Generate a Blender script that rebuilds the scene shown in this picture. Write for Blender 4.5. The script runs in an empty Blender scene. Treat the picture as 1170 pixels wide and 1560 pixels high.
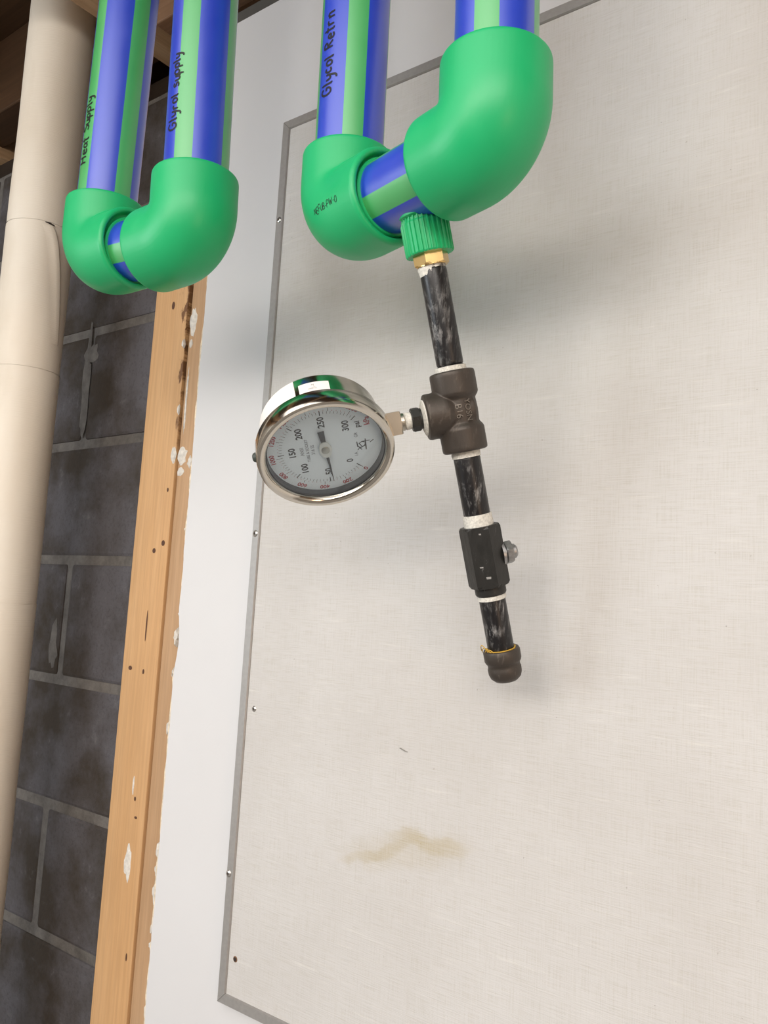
import bpy, bmesh, math, random
from mathutils import Vector, Matrix, noise
V = Vector
random.seed(7)
S = bpy.context.scene
COL = S.collection
CAMZ = 1.45                       # eye height above the floor; the rest is laid out from the eye
OFF = V((0, 0, CAMZ))

# ------------------------------------------------------------------ camera
cam_d = bpy.data.cameras.new('camera'); cam = bpy.data.objects.new('camera', cam_d); COL.objects.link(cam)
cam_d.sensor_fit = 'VERTICAL'; cam_d.sensor_height = 36.0; cam_d.lens = 1270.0/1560.0*36.0
cam_d.clip_start = 0.01; cam_d.clip_end = 50
rgt = V((0.79487619, 0.60406694, 0.05722747)); dwn = V((-0.02387016, 0.12537238, -0.99182256)); fwd = V((-0.60630196, 0.7870101, 0.11407469))
cam.matrix_world = Matrix(((rgt.x, -dwn.x, -fwd.x, 0), (rgt.y, -dwn.y, -fwd.y, 0), (rgt.z, -dwn.z, -fwd.z, CAMZ), (0, 0, 0, 1)))
S.camera = cam

# ------------------------------------------------------------------ light
w = bpy.data.worlds.new('world'); S.world = w; w.use_nodes = True
w.node_tree.nodes['Background'].inputs[0].default_value = (0.62, 0.72, 0.9, 1)
w.node_tree.nodes['Background'].inputs[1].default_value = 0.3
def area(name, loc, target, sx, sy, power, col, spread):
    d = bpy.data.lights.new(name, 'AREA'); d.shape = 'RECTANGLE'; d.size = sx; d.size_y = sy
    d.energy = power; d.color = col; d.spread = math.radians(spread)
    o = bpy.data.objects.new(name, d); COL.objects.link(o)
    o.location = V(loc)+OFF
    o.rotation_euler = (V(target)-V(loc)).to_track_quat('-Z', 'Y').to_euler()
    return o
area('overhead_light', (0.0, -0.50, 0.90), (0.0, -0.30, -1.0), 2.4, 1.0, 12.0, (1.0, 0.98, 0.97), 150)
area('overhead_light', (0.3, -1.75, 0.86), (-0.3, 0.7, -0.4), 3.6, 0.9, 76.0, (1.0, 0.94, 0.87), 180)  # unseen light, tilted at the wall to brighten it
area('window_daylight', (-2.3, -1.5, 0.25), (-1.1, 0.7, -0.4), 1.2, 1.0, 26.0, (0.84, 0.93, 1.0), 180)
area('warm_fill', (1.7, -0.4, -0.3), (0.0, 0.7, -0.5), 0.4, 0.4, 4.5, (1.0, 0.66, 0.42), 180)  # added unseen fill for the warm tone at lower right
S.view_settings.view_transform = 'Standard'; S.view_settings.look = 'None'
S.view_settings.gamma = 1.0; S.view_settings.exposure = 0.23
S.view_settings.use_curve_mapping = False

# ------------------------------------------------------------------ object helpers
ORG = {}
def root(name, label, cat, loc, group=None):
    o = bpy.data.objects.new(name, None); COL.objects.link(o)
    o.empty_display_size = 0.02
    o.location = V(loc)+OFF; o['label'] = label; o['category'] = cat
    if group: o['group'] = group
    ORG[o.name] = V(loc)
    return o
def ob(name, vf, mats, parent=None, smooth=True, org=None, fm=None, label=None, kind=None, auto=None):
    verts, faces = vf
    if parent is not None: o0 = ORG[parent.name]
    else: o0 = V(org) if org is not None else V((0, 0, 0))
    me = bpy.data.meshes.new(name)
    me.from_pydata([tuple(V(v)-o0) for v in verts], [], faces)
    if not isinstance(mats, (list, tuple)): mats = [mats]
    for m in mats: me.materials.append(m)
    if fm:
        for p, i in zip(me.polygons, fm): p.material_index = i
    bm = bmesh.new(); bm.from_mesh(me); bmesh.ops.recalc_face_normals(bm, faces=bm.faces[:]); bm.to_mesh(me); bm.free()
    me.polygons.foreach_set('use_smooth', [smooth]*len(me.polygons))
    if smooth: me.set_sharp_from_angle(angle=math.radians(auto or 38))
    o = bpy.data.objects.new(name, me); COL.objects.link(o)
    if parent is not None: o.parent = parent
    else: o.location = o0+OFF
    ORG[o.name] = o0
    if label: o['label'] = label
    if kind: o['kind'] = kind
    return o
def join(*parts):
    v, f = [], []
    for a, b in parts:
        n = len(v); v += list(a); f += [tuple(i+n for i in q) for q in b]
    return v, f
def box(x0, x1, y0, y1, z0, z1, bev=0.0):
    if bev <= 0:
        v = [V((x, y, z)) for x in (x0, x1) for y in (y0, y1) for z in (z0, z1)]
        return v, [(0, 1, 3, 2), (4, 6, 7, 5), (0, 4, 5, 1), (2, 3, 7, 6), (0, 2, 6, 4), (1, 5, 7, 3)]
    bm = bmesh.new(); bmesh.ops.create_cube(bm, size=1)
    for q in bm.verts: q.co = V(((x0+x1)/2+q.co.x*(x1-x0), (y0+y1)/2+q.co.y*(y1-y0), (z0+z1)/2+q.co.z*(z1-z0)))
    bmesh.ops.bevel(bm, geom=bm.edges[:], offset=bev, segments=2, affect='EDGES', profile=0.5)
    bm.verts.index_update()
    r = [v.co.copy() for v in bm.verts], [tuple(v.index for v in f.verts) for f in bm.faces]
    bm.free(); return r
def frame(o, z, xh=None):
    z = V(z).normalized()
    xh = V(xh) if xh is not None else (V((1, 0, 0)) if abs(z.x) < 0.9 else V((0, 1, 0)))
    x = (xh-z*xh.dot(z)).normalized(); y = z.cross(x)
    return Matrix(((x.x, y.x, z.x, o[0]), (x.y, y.y, z.y, o[1]), (x.z, y.z, z.z, o[2]), (0, 0, 0, 1)))
def lathe(prof, M, seg=48, caps=(True, True), rad=None):
    v, f = [], []
    for r, z in prof:
        for i in range(seg):
            a = 2*math.pi*i/seg
            k = rad(a, r, z) if rad else r
            v.append(M @ V((k*math.cos(a), k*math.sin(a), z)))
    for j in range(len(prof)-1):
        for i in range(seg):
            k = (i+1) % seg
            f.append((j*seg+i, j*seg+k, (j+1)*seg+k, (j+1)*seg+i))
    if caps[0]: f.append(tuple(range(seg))[::-1])
    if caps[1]: f.append(tuple(range((len(prof)-1)*seg, len(prof)*seg)))
    return v, f
def prism(n, r0, z0, z1, M, ch=0.0, rot=0.0):
    """hexagonal (n sided) bar with chamfered corners, r0 = corner radius"""
    v, f = [], []
    seg = n*4
    def rr(a, r):
        b = ((a-rot) % (2*math.pi/n))-math.pi/n
        return r0*math.cos(math.pi/n)/math.cos(b)
    rings = [(r0*0.93, z0), (9, z0+ch), (9, z1-ch), (r0*0.93, z1)]
    for lim, z in rings:
        for i in range(seg):
            a = rot+2*math.pi*i/seg
            k = min(rr(a, 0), lim)
            v.append(M @ V((k*math.cos(a), k*math.sin(a), z)))
    for j in range(3):
        for i in range(seg):
            k = (i+1) % seg
            f.append((j*seg+i, j*seg+k, (j+1)*seg+k, (j+1)*seg+i))
    f.append(tuple(range(seg))[::-1]); f.append(tuple(range(3*seg, 4*seg)))
    return v, f
def sweep(path, rads, seg=40, upv=None, caps=False):
    """tube along a list of points with given radii"""
    v, f = [], []
    n = len(path)
    x = None
    for i, p in enumerate(path):
        t = (V(path[min(i+1, n-1)])-V(path[max(i-1, 0)])).normalized()
        if x is None:
            x = V(upv) if upv is not None else (V((0, 0, 1)) if abs(t.z) < 0.9 else V((1, 0, 0)))
        x = (x-t*x.dot(t)).normalized(); y = t.cross(x)
        for k in range(seg):
            a = 2*math.pi*k/seg
            v.append(V(p)+(x*math.cos(a)+y*math.sin(a))*rads[i])
    for j in range(n-1):
        for i in range(seg):
            k = (i+1) % seg
            f.append((j*seg+i, j*seg+k, (j+1)*seg+k, (j+1)*seg+i))
    if caps:
        f.append(tuple(range(seg))[::-1]); f.append(tuple(range((n-1)*seg, n*seg)))
    return v, f
def blob(cx, cz, rx, rz, y, th, n=18, jag=0.35, seed=0):
    """irregular lump of plaster on a plane facing -y"""
    v = [V((cx, y-th, cz))]; f = []
    for k, s in ((1, 0.7), (2, 1.0)):
        for i in range(n):
            a = 2*math.pi*i/n
            q = 1+jag*noise.noise(V((math.cos(a)*1.7+seed*5.1, math.sin(a)*1.7, seed*3.3)))*1.6
            v.append(V((cx+math.cos(a)*rx*s*q, y-(th*0.8 if k == 1 else -0.0006), cz+math.sin(a)*rz*s*q)))
    for i in range(n):
        k = (i+1) % n
        f.append((0, 1+i, 1+k)); f.append((1+i, 1+n+i, 1+n+k, 1+k))
    return v, f
_tc = {}
def text_mesh(s, size, extrude=0.0, bold=0.0):
    key = (s, size, extrude, bold)
    if key in _tc: return _tc[key]
    cu = bpy.data.curves.new('t', 'FONT'); cu.body = s; cu.size = size; cu.align_x = 'CENTER'; cu.align_y = 'CENTER'
    cu.extrude = extrude; cu.offset = bold*size; cu.resolution_u = 3
    o = bpy.data.objects.new('t', cu); COL.objects.link(o)
    dg = bpy.context.evaluated_depsgraph_get(); dg.update()
    me = o.evaluated_get(dg).to_mesh()
    r = [v.co.copy() for v in me.vertices], [tuple(p.vertices) for p in me.polygons]
    o.evaluated_get(dg).to_mesh_clear()
    bpy.data.objects.remove(o); bpy.data.curves.remove(cu)
    _tc[key] = r
    return r

# ------------------------------------------------------------------ materials
class NT:
    def __init__(s, name):
        s.m = bpy.data.materials.new(name); s.m.use_nodes = True
        s.t = s.m.node_tree; s.b = s.t.nodes['Principled BSDF']
    def n(s, typ, **kw):
        q = s.t.nodes.new(typ)
        for k, v in kw.items():
            if k.startswith('i_'):
                q.inputs[k[2:].replace('_', ' ')].default_value = v
            else: setattr(q, k, v)
        return q
    def l(s, a, b): s.t.links.new(a, b)
    def coord(s, scale=(1, 1, 1), loc=(0, 0, 0)):
        tc = s.n('ShaderNodeTexCoord'); mp = s.n('ShaderNodeMapping')
        mp.inputs['Scale'].default_value = scale; mp.inputs['Location'].default_value = loc
        s.l(tc.outputs['Object'], mp.inputs['Vector']); return mp.outputs[0]
    def noise(s, vec, scale=1.0, detail=4, rough=0.5):
        q = s.n('ShaderNodeTexNoise'); q.inputs['Scale'].default_value = scale; q.inputs['Detail'].default_value = detail
        q.inputs['Roughness'].default_value = rough
        s.l(vec, q.inputs['Vector']); return q.outputs['Fac']
    def ramp(s, fac, *stops):
        q = s.n('ShaderNodeValToRGB'); e = q.color_ramp.elements
        while len(e) < len(stops): e.new(0.5)
        for k, (p, c) in zip(e, stops):
            k.position = p; k.color = (c, c, c, 1) if not isinstance(c, tuple) else (*c, 1)
        s.l(fac, q.inputs[0]); return q.outputs[0]
    def mix(s, fac, a, b, blend='MIX'):
        q = s.n('ShaderNodeMix', data_type='RGBA', blend_type=blend)
        for sock, val in ((q.inputs[0], fac), (q.inputs[6], a), (q.inputs[7], b)):
            if isinstance(val, (int, float)): sock.default_value = val
            elif isinstance(val, tuple): sock.default_value = (*val, 1)
            else: s.l(val, sock)
        return q.outputs[2]
    def math(s, op, a, b=0.0, clamp=False):
        q = s.n('ShaderNodeMath', operation=op, use_clamp=clamp)
        for sock, val in ((q.inputs[0], a), (q.inputs[1], b)):
            if isinstance(val, (int, float)): sock.default_value = val
            else: s.l(val, sock)
        return q.outputs[0]
    def sstep(s, x, lo, hi):
        q = s.n('ShaderNodeMapRange', interpolation_type='SMOOTHSTEP'); q.inputs[1].default_value = lo; q.inputs[2].default_value = hi
        s.l(x, q.inputs[0]); return q.outputs[0]
    def xyz(s):
        tc = s.n('ShaderNodeTexCoord'); q = s.n('ShaderNodeSeparateXYZ'); s.l(tc.outputs['Object'], q.inputs[0]); return q.outputs
    def bump(s, h, strength=0.3, dist=0.001):
        q = s.n('ShaderNodeBump'); q.inputs['Strength'].default_value = strength; q.inputs['Distance'].default_value = dist
        s.l(h, q.inputs['Height']); s.l(q.outputs[0], s.b.inputs['Normal'])
    def set(s, col=None, rough=0.5, metal=0.0, spec=0.5):
        if col is not None:
            if isinstance(col, tuple): s.b.inputs['Base Color'].default_value = (*col, 1)
            else: s.l(col, s.b.inputs['Base Color'])
        if isinstance(rough, (int, float)): s.b.inputs['Roughness'].default_value = rough
        else: s.l(rough, s.b.inputs['Roughness'])
        s.b.inputs['Metallic'].default_value = metal
        s.b.inputs['Specular IOR Level'].default_value = spec
        return s.m

def m_plain(name, col, rough=0.5, metal=0.0, spec=0.5, var=0.06, scale=60):
    t = NT(name); n = t.noise(t.coord(), scale, 3)
    a = tuple(c*(1-var) for c in col); b = tuple(min(1, c*(1+var)) for c in col)
    return t.set(t.ramp(n, (0.3, a), (0.7, b)), rough, metal, spec)
def m_plastic(name, col, rough, spec=0.9):
    t = NT(name); n = t.noise(t.coord(), 40, 4); sc = t.noise(t.coord((1, 1, 0.12)), 500, 2)
    c = t.mix(t.ramp(n, (0.35, 0.0), (0.75, 0.12)), col, tuple(min(1, k*1.25+0.02) for k in col))
    t.bump(sc, 0.02, 0.0005)
    if spec > 0.8:
        t.b.inputs['Coat Weight'].default_value = 0.8; t.b.inputs['Coat Roughness'].default_value = 0.34; t.b.inputs['Coat IOR'].default_value = 1.55
    return t.set(c, t.ramp(n, (0.3, rough-0.04), (0.7, rough+0.05)), 0, spec)
GREEN = m_plastic('green_fitting_plastic', (0.012, 0.43, 0.15), 0.40, 0.5)
GREENP = m_plastic('green_pipe_stripe', (0.06, 0.42, 0.12), 0.36, 1.0)
BLUEP = m_plastic('blue_pipe_plastic', (0.009, 0.05, 0.55), 0.34, 1.0)
INK = m_plain('black_marker_ink', (0.01, 0.01, 0.012), 0.5)
def mk_fabric():
    t = NT('woven_fabric')
    h = t.noise(t.coord((35, 1, 900)), 1, 3, 0.6); v = t.noise(t.coord((1000, 1, 30)), 1, 3, 0.6)
    slub = t.noise(t.coord((12, 1, 170)), 1, 3, 0.7)
    blot = t.noise(t.coord(), 5, 4, 0.6); spk = t.noise(t.coord(), 260, 2, 0.5)
    c = t.mix(t.ramp(blot, (0.3, 0.0), (0.7, 1.0)), (0.56, 0.54, 0.52), (0.62, 0.605, 0.59))
    thr = t.math('ADD', t.math('MULTIPLY', h, 0.55), t.math('MULTIPLY', v, 0.45))
    c = t.mix(t.ramp(thr, (0.36, 0.42), (0.52, 0.0)), c, (0.46, 0.43, 0.37))
    c = t.mix(t.ramp(slub, (0.60, 0.0), (0.78, 0.26)), c, (0.86, 0.84, 0.78))
    c = t.mix(t.ramp(spk, (0.19, 0.5), (0.235, 0.0)), c, (0.2, 0.17, 0.14))
    # water stain: tilted smear on the lower part of the board
    x, y, z = t.xyz()
    wob = t.math('MULTIPLY', t.math('SUBTRACT', t.noise(t.coord(), 26, 5), 0.5), 0.030)
    for (cx, cz, rx, rz, sl, k) in ((0.215, 0.210, 0.062, 0.009, 0.38, 0.50), (0.275, 0.231, 0.056, 0.010, 0.02, 0.60), (0.245, 0.218, 0.095, 0.024, 0.22, 0.30)):
        dx = t.math('SUBTRACT', x, cx); dz = t.math('ADD', t.math('ADD', t.math('SUBTRACT', z, cz), t.math('MULTIPLY', dx, -sl)), wob)
        d = t.math('ADD', t.math('POWER', t.math('DIVIDE', dx, rx), 2), t.math('POWER', t.math('DIVIDE', dz, rz), 2))
        m = t.sstep(t.math('SUBTRACT', 1.0, d), 0.0, 1.0)
        c = t.mix(t.math('MULTIPLY', m, t.ramp(thr, (0.3, k), (0.65, k*0.35))), c, (0.42, 0.34, 0.18))
    t.bump(t.math('ADD', thr, t.math('MULTIPLY', slub, 0.4)), 0.5, 0.0012)
    return t.set(c, 0.85, 0, 0.25)
FABRIC = mk_fabric()
ALU = m_plain('brushed_aluminium', (0.36, 0.345, 0.33), 0.45, 0.4, 0.5, 0.05, 200)
SCREW = m_plain('screw_steel', (0.6, 0.58, 0.55), 0.3, 0.9)
DARKHOLE = m_plain('dark_recess', (0.03, 0.02, 0.015), 0.7)
def mk_paint():
    t = NT('white_wall_paint'); n = t.noise(t.coord(), 3, 5); r = t.noise(t.coord(), 420, 3)
    t.bump(r, 0.08, 0.0008)
    return t.set(t.ramp(n, (0.3, (0.645, 0.64, 0.645)), (0.7, (0.69, 0.685, 0.69))), 0.5, 0, 0.4)
PAINT = mk_paint()
PAPER = m_plain('torn_gypsum_paper', (0.72, 0.62, 0.48), 0.85, 0, 0.2, 0.25, 150)
PLASTER = m_plain('white_plaster', (0.66, 0.62, 0.56), 0.8, 0, 0.2, 0.15, 200)
BLUETAPE = m_plain('pale_blue_paint', (0.40, 0.55, 0.66), 0.7)
def mk_wood(name, a, b, vert=True, stain=None):
    t = NT(name)
    sc = (40, 40, 1.5) if vert == 'z' else ((1.5, 40, 40) if vert == 'x' else (40, 1.5, 40))
    g = t.noise(t.coord(sc), 1, 5, 0.6); g2 = t.noise(t.coord(tuple(q*6 for q in sc)), 1, 3, 0.6); bl = t.noise(t.coord(), 6, 3)
    c = t.mix(t.ramp(g, (0.3, 0.0), (0.7, 1.0)), a, b)
    c = t.mix(t.ramp(g2, (0.4, 0.25), (0.6, 0.0)), c, tuple(k*0.6 for k in a))
    c = t.mix(t.ramp(bl, (0.35, 0.22), (0.6, 0.0)), c, tuple(k*0.75 for k in a))
    if stain:
        # dark rot stain along one edge of the board (x = stain[0]) between two heights
        x, y, z = t.xyz()
        d = t.math('ABSOLUTE', t.math('SUBTRACT', x, stain[0]))
        n1 = t.noise(t.coord((60, 1, 18)), 1, 5, 0.65)
        reach = t.math('MULTIPLY', t.sstep(z, stain[1], stain[2]), stain[3])
        q = t.math('SUBTRACT', t.math('MULTIPLY', reach, t.math('MULTIPLY', t.sstep(n1, 0.40, 0.72), 1.0)), d)
        m = t.sstep(q, -0.002, 0.004)
        c = t.mix(t.math('MULTIPLY', m, 0.85), c, (0.10, 0.035, 0.012))
    t.bump(g2, 0.1, 0.0006)
    return t.set(c, 0.62, 0, 0.3)
def mk_block():
    t = NT('grey_concrete_block')
    oi = t.n('ShaderNodeObjectInfo'); tc = t.n('ShaderNodeTexCoord'); va = t.n('ShaderNodeVectorMath', operation='ADD')
    t.l(tc.outputs['Object'], va.inputs[0]); t.l(oi.outputs['Location'], va.inputs[1]); co = va.outputs[0]
    bl = t.noise(co, 7, 5, 0.6); fine = t.noise(co, 170, 4, 0.7); sm = t.noise(co, 28, 5, 0.7)
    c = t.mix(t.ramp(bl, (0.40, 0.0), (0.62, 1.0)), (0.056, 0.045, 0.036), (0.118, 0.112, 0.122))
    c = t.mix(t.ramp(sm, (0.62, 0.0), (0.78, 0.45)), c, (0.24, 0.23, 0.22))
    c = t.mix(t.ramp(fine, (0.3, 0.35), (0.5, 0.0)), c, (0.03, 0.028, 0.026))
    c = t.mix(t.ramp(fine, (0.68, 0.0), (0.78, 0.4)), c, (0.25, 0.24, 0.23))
    t.bump(fine, 0.5, 0.002)
    return t.set(c, 0.85, 0, 0.25)
BLOCK = mk_block()
def mk_mortar():
    t = NT('grey_mortar'); a = t.noise(t.coord(), 30, 5, 0.7)
    t.bump(t.noise(t.coord(), 200, 3), 0.5, 0.002)
    return t.set(t.ramp(a, (0.3, (0.10, 0.092, 0.085)), (0.7, (0.20, 0.185, 0.17))), 0.9, 0, 0.2)
MORTAR = mk_mortar()
def mk_jacket():
    t = NT('cream_pipe_jacket')
    h = t.noise(t.coord((6, 6, 700)), 1, 3, 0.6); bl = t.noise(t.coord((1, 1, 0.5)), 12, 4); st = t.noise(t.coord((1, 1, 0.3)), 9, 4)
    c = t.mix(t.ramp(bl, (0.3, 0.0), (0.7, 1.0)), (0.82, 0.73, 0.61), (0.87, 0.80, 0.69))
    c = t.mix(t.ramp(st, (0.55, 0.0), (0.75, 0.35)), c, (0.48, 0.38, 0.25))
    t.bump(t.math('ADD', t.math('MULTIPLY', h, 0.3), bl), 0.35, 0.0035)
    return t.set(c, 0.55, 0, 0.4)
JACKET = mk_jacket()
SHADEGREY = m_plain('painted_shade_grey', (0.11, 0.10, 0.09), 0.7)  # dark grey that paints shade on the pipe top
def mk_iron(name, base, worn, wornpos, rough, metal):
    t = NT(name)
    s1 = t.noise(t.coord((260, 260, 45)), 1, 5, 0.7); big = t.noise(t.coord(), 55, 4, 0.6); f = t.noise(t.coord(), 900, 3)
    m = t.math('MULTIPLY', t.ramp(s1, (wornpos, 0.0), (wornpos+0.14, 1.0)), t.ramp(big, (0.42, 0.05), (0.68, 0.9)))
    c = t.mix(t.math('MULTIPLY', m, 0.8), base, worn)
    t.bump(t.math('ADD', f, big), 0.12, 0.0006)
    return t.set(c, t.ramp(s1, (0.3, rough-0.08), (0.7, rough+0.12)), metal, 0.5)
IRON = mk_iron('black_iron_pipe', (0.013, 0.012, 0.013), (0.42, 0.41, 0.40), 0.5, 0.34, 0.15)
CAST = mk_iron('forged_brown_iron', (0.068, 0.056, 0.047), (0.20, 0.17, 0.14), 0.56, 0.46, 0.45)
VALVE = mk_iron('phosphated_valve_steel', (0.027, 0.026, 0.024), (0.30, 0.29, 0.28), 0.62, 0.42, 0.35)
TAPE = m_plain('white_thread_tape', (0.70, 0.68, 0.62), 0.7, 0, 0.3, 0.2, 500)
YTAPE = m_plain('yellow_thread_tape', (0.62, 0.38, 0.06), 0.6, 0, 0.3, 0.2, 500)
BRASS = m_plain('brass', (0.78, 0.55, 0.24), 0.22, 1.0, 0.5, 0.08, 120)
def mk_chrome():
    t = NT('stainless_steel'); n = t.noise(t.coord(), 90, 4)
    return t.set((0.64, 0.595, 0.52), t.ramp(n, (0.3, 0.10), (0.7, 0.2)), 1.0)
CHROME = mk_chrome()
STEM = m_plain('nickel_stem', (0.46, 0.43, 0.37), 0.34, 1.0)
ZINC = m_plain('zinc_plated_steel', (0.36, 0.36, 0.36), 0.38, 0.8, 0.5, 0.2, 300)
DIALW = m_plain('white_dial', (0.84, 0.88, 0.92), 0.5, 0, 0.3, 0.02)
DIALK = m_plain('black_print', (0.012, 0.012, 0.014), 0.6)
DIALG = m_plain('grey_print', (0.20, 0.21, 0.24), 0.6)
DIALR = m_plain('red_print', (0.45, 0.02, 0.035), 0.6)
GASKET = m_plain('black_gasket', (0.02, 0.022, 0.028), 0.35)
STICK = m_plain('white_sticker', (0.86, 0.82, 0.78), 0.55, 0, 0.4, 0.03)
ORANGE = m_plain('orange_plug', (0.80, 0.22, 0.03), 0.5)
DKGREEN = m_plain('dark_clip', (0.05, 0.06, 0.05), 0.5)
def mk_glass():
    t = NT('clear_window_glass'); t.t.nodes.remove(t.b)
    out = t.t.nodes['Material Output']
    tr = t.n('ShaderNodeBsdfTransparent'); gl = t.n('ShaderNodeBsdfGlossy'); fr = t.n('ShaderNodeLayerWeight'); mx = t.n('ShaderNodeMixShader')
    tr.inputs[0].default_value = (0.93, 0.96, 0.97, 1); gl.inputs['Roughness'].default_value = 0.03;     t.l(t.math('ADD', t.math('MULTIPLY', t.math('POWER', fr.outputs['Facing'], 5), 0.92), 0.065), mx.inputs[0]); t.l(tr.outputs[0], mx.inputs[1]); t.l(gl.outputs[0], mx.inputs[2]); t.l(mx.outputs[0], out.inputs[0])
    return t.m
GLASS = mk_glass()
FLOORM = m_plain('grey_concrete_floor', (0.24, 0.23, 0.22), 0.6, 0, 0.4, 0.15, 4)
WALLM = m_plain('off_white_room_paint', (0.60, 0.58, 0.55), 0.7, 0, 0.3, 0.03, 3)

# ------------------------------------------------------------------ the room
FL, CE = -CAMZ, 1.12              # floor and ceiling heights relative to the eye
YP, YD, YS, YB = 0.70, 0.712, 0.724, 0.84   # board front, drywall front, stud front, block wall front
def struct(name, vf, mat, smooth=False):
    o = ob(name, vf, mat, None, smooth); o['kind'] = 'structure'; return o
struct('floor', box(-2.6, 2.6, -3.2, 1.1, FL-0.1, FL), FLOORM)
struct('wall_left', box(-2.6, -2.5, -3.2, YB, FL, CE), WALLM)
struct('wall_right', box(2.5, 2.6, -3.2, YD, FL, CE), WALLM)
struct('wall_rear', box(-2.5, 2.5, -3.2, -3.1, FL, CE), WALLM)

# ceiling: subfloor boards on joists
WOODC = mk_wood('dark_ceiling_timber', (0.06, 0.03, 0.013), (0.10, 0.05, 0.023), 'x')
WOODJ = mk_wood('ceiling_joist_timber', (0.46, 0.28, 0.15), (0.58, 0.38, 0.22), 'y')
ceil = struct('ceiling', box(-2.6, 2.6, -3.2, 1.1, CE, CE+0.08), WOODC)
for jx in (-2.38, -1.772, -1.1635, -0.557, 0.05, 0.66, 1.27, 1.88):
    ob('joist', box(jx-0.019, jx+0.019, -3.1, YB+0.091, 0.9305, CE, 0.0015), WOODJ, ceil, False)
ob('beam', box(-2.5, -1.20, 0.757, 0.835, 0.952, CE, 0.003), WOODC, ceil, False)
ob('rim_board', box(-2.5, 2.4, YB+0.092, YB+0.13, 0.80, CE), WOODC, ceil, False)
ob('ledger_board', box(-1.0, 2.4, 0.675, 0.722, 0.836, 0.928, 0.002), mk_wood('brown_ledger_timber', (0.16, 0.085, 0.045), (0.24, 0.14, 0.08), 'x'), ceil, False)

# concrete block wall: mortar bed and single blocks
wb = struct('wall_back', box(-2.5, 0.2, YB+0.003, YB+0.10, FL, 0.89), MORTAR)
ob('sill_plate', box(-2.5, 0.2, YB+0.01, YB+0.10, 0.89, 0.93), mk_wood('dark_sill_timber', (0.022, 0.014, 0.009), (0.035, 0.022, 0.014), 'x'), wb, False)
PITCH, BL, JT = 0.2095, 0.41, 0.014
bme = None
for c in range(-7, 4):
    z0 = 0.262+(c-1)*PITCH+JT/2; z1 = z0+PITCH-JT
    if z1 < FL: continue
    z1 = min(z1, 0.89)
    off = -1.345 if (c % 2 == 1) else -1.345-BL/2
    for k in range(-2, 2):
        x0 = off+k*BL+JT/2; x1 = x0+BL-JT
        if x0 < -2.5: continue
        if bme is None:
            bb = ob('concrete_block', box(0, BL-JT, YB, YB+0.09, 0, PITCH-JT, 0.006), BLOCK, wb, False)
            bme = bb.data; o = bb
        else:
            o = bpy.data.objects.new('concrete_block', bme); COL.objects.link(o); o.parent = wb
        dy = random.uniform(-0.001, 0.0015)
        o.location = V((x0, dy, z0))
        if z1-z0 < PITCH-JT-0.001: o.scale.z = (z1-z0)/(PITCH-JT)
        if z0 < FL: o.location.z = FL; o.scale.z = (z1-FL)/(PITCH-JT)
# smeared mortar around a few joints
sm = [blob(-1.348, 0.37, 0.012, 0.085, YB-0.0012, 0.0012, 22, 0.5, 3), blob(-1.335, 0.43, 0.022, 0.02, YB-0.0012, 0.001, 18, 0.5, 8), blob(-1.37, -0.10, 0.014, 0.035, YB-0.0012, 0.001, 18, 0.5, 5)]
ob('mortar_smear', join(*sm), MORTAR, wb, True)

# stud wall: two studs, drywall with a ragged edge, dark top plate
XL, XS, XD = -1.0045, -0.9265, -0.8775
def stud(name, label, x0, x1, y0, y1, mat, wav):
    """board with a wavy long edge on side wav ('r' or None)"""
    v, f = [], []
    n = 90; rows = []
    z0, z1 = FL, 0.80
    for i in range(n+1):
        z = z0+(z1-z0)*i/n
        xr = x1
        if wav == 'r':
            t = max(0, min(1, (z-0.16)/0.25))
            xr = x1-0.0022*t-0.0028*t*abs(noise.noise(V((z*35, 1.3, 0))))-0.0006*noise.noise(V((z*14, 9.3, 0)))
        xl = x0+0.0006*noise.noise(V((z*5, 3.3, 0)))
        r = 0.003
        ring = [(xl, y1), (xl, y0+r), (xl+r*0.3, y0+r*0.3), (xl+r, y0), (xr-r, y0), (xr-r*0.3, y0+r*0.3), (xr, y0+r), (xr, y1)]
        rows.append([len(v)+k for k in range(8)])
        v += [V((a, b, z)) for a, b in ring]
    for i in range(n):
        for k in range(8):
            q = (k+1) % 8
            f.append((rows[i][k], rows[i][q], rows[i+1][q], rows[i+1][k]))
    f.append(tuple(rows[0])); f.append(tuple(rows[-1]))
    o = ob(name, (v, f), mat, None, True, org=(x0, y0, FL))
    o['label'] = label; o['category'] = 'stud'
    return o
WOOD1 = mk_wood('pine_stud_timber', (0.57, 0.325, 0.145), (0.64, 0.39, 0.195), 'z', (XS-XL, CAMZ+0.15, CAMZ+0.40, 0.028))
WOOD2 = mk_wood('weathered_stud_timber', (0.47, 0.28, 0.145), (0.56, 0.36, 0.21), 'z', (0.0, CAMZ+0.1, CAMZ+0.42, 0.006))
s1 = stud('wall_stud', 'light pine stud left of the dark split, edging the block wall', XL, XS, YS, YS+0.086, WOOD1, 'r')
s2 = stud('wall_stud', 'browner plaster-smeared stud squeezed between light pine stud and white drywall edge', XS+0.0012, XD+0.03, YS+0.003, YS+0.086, WOOD2, None)
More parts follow.
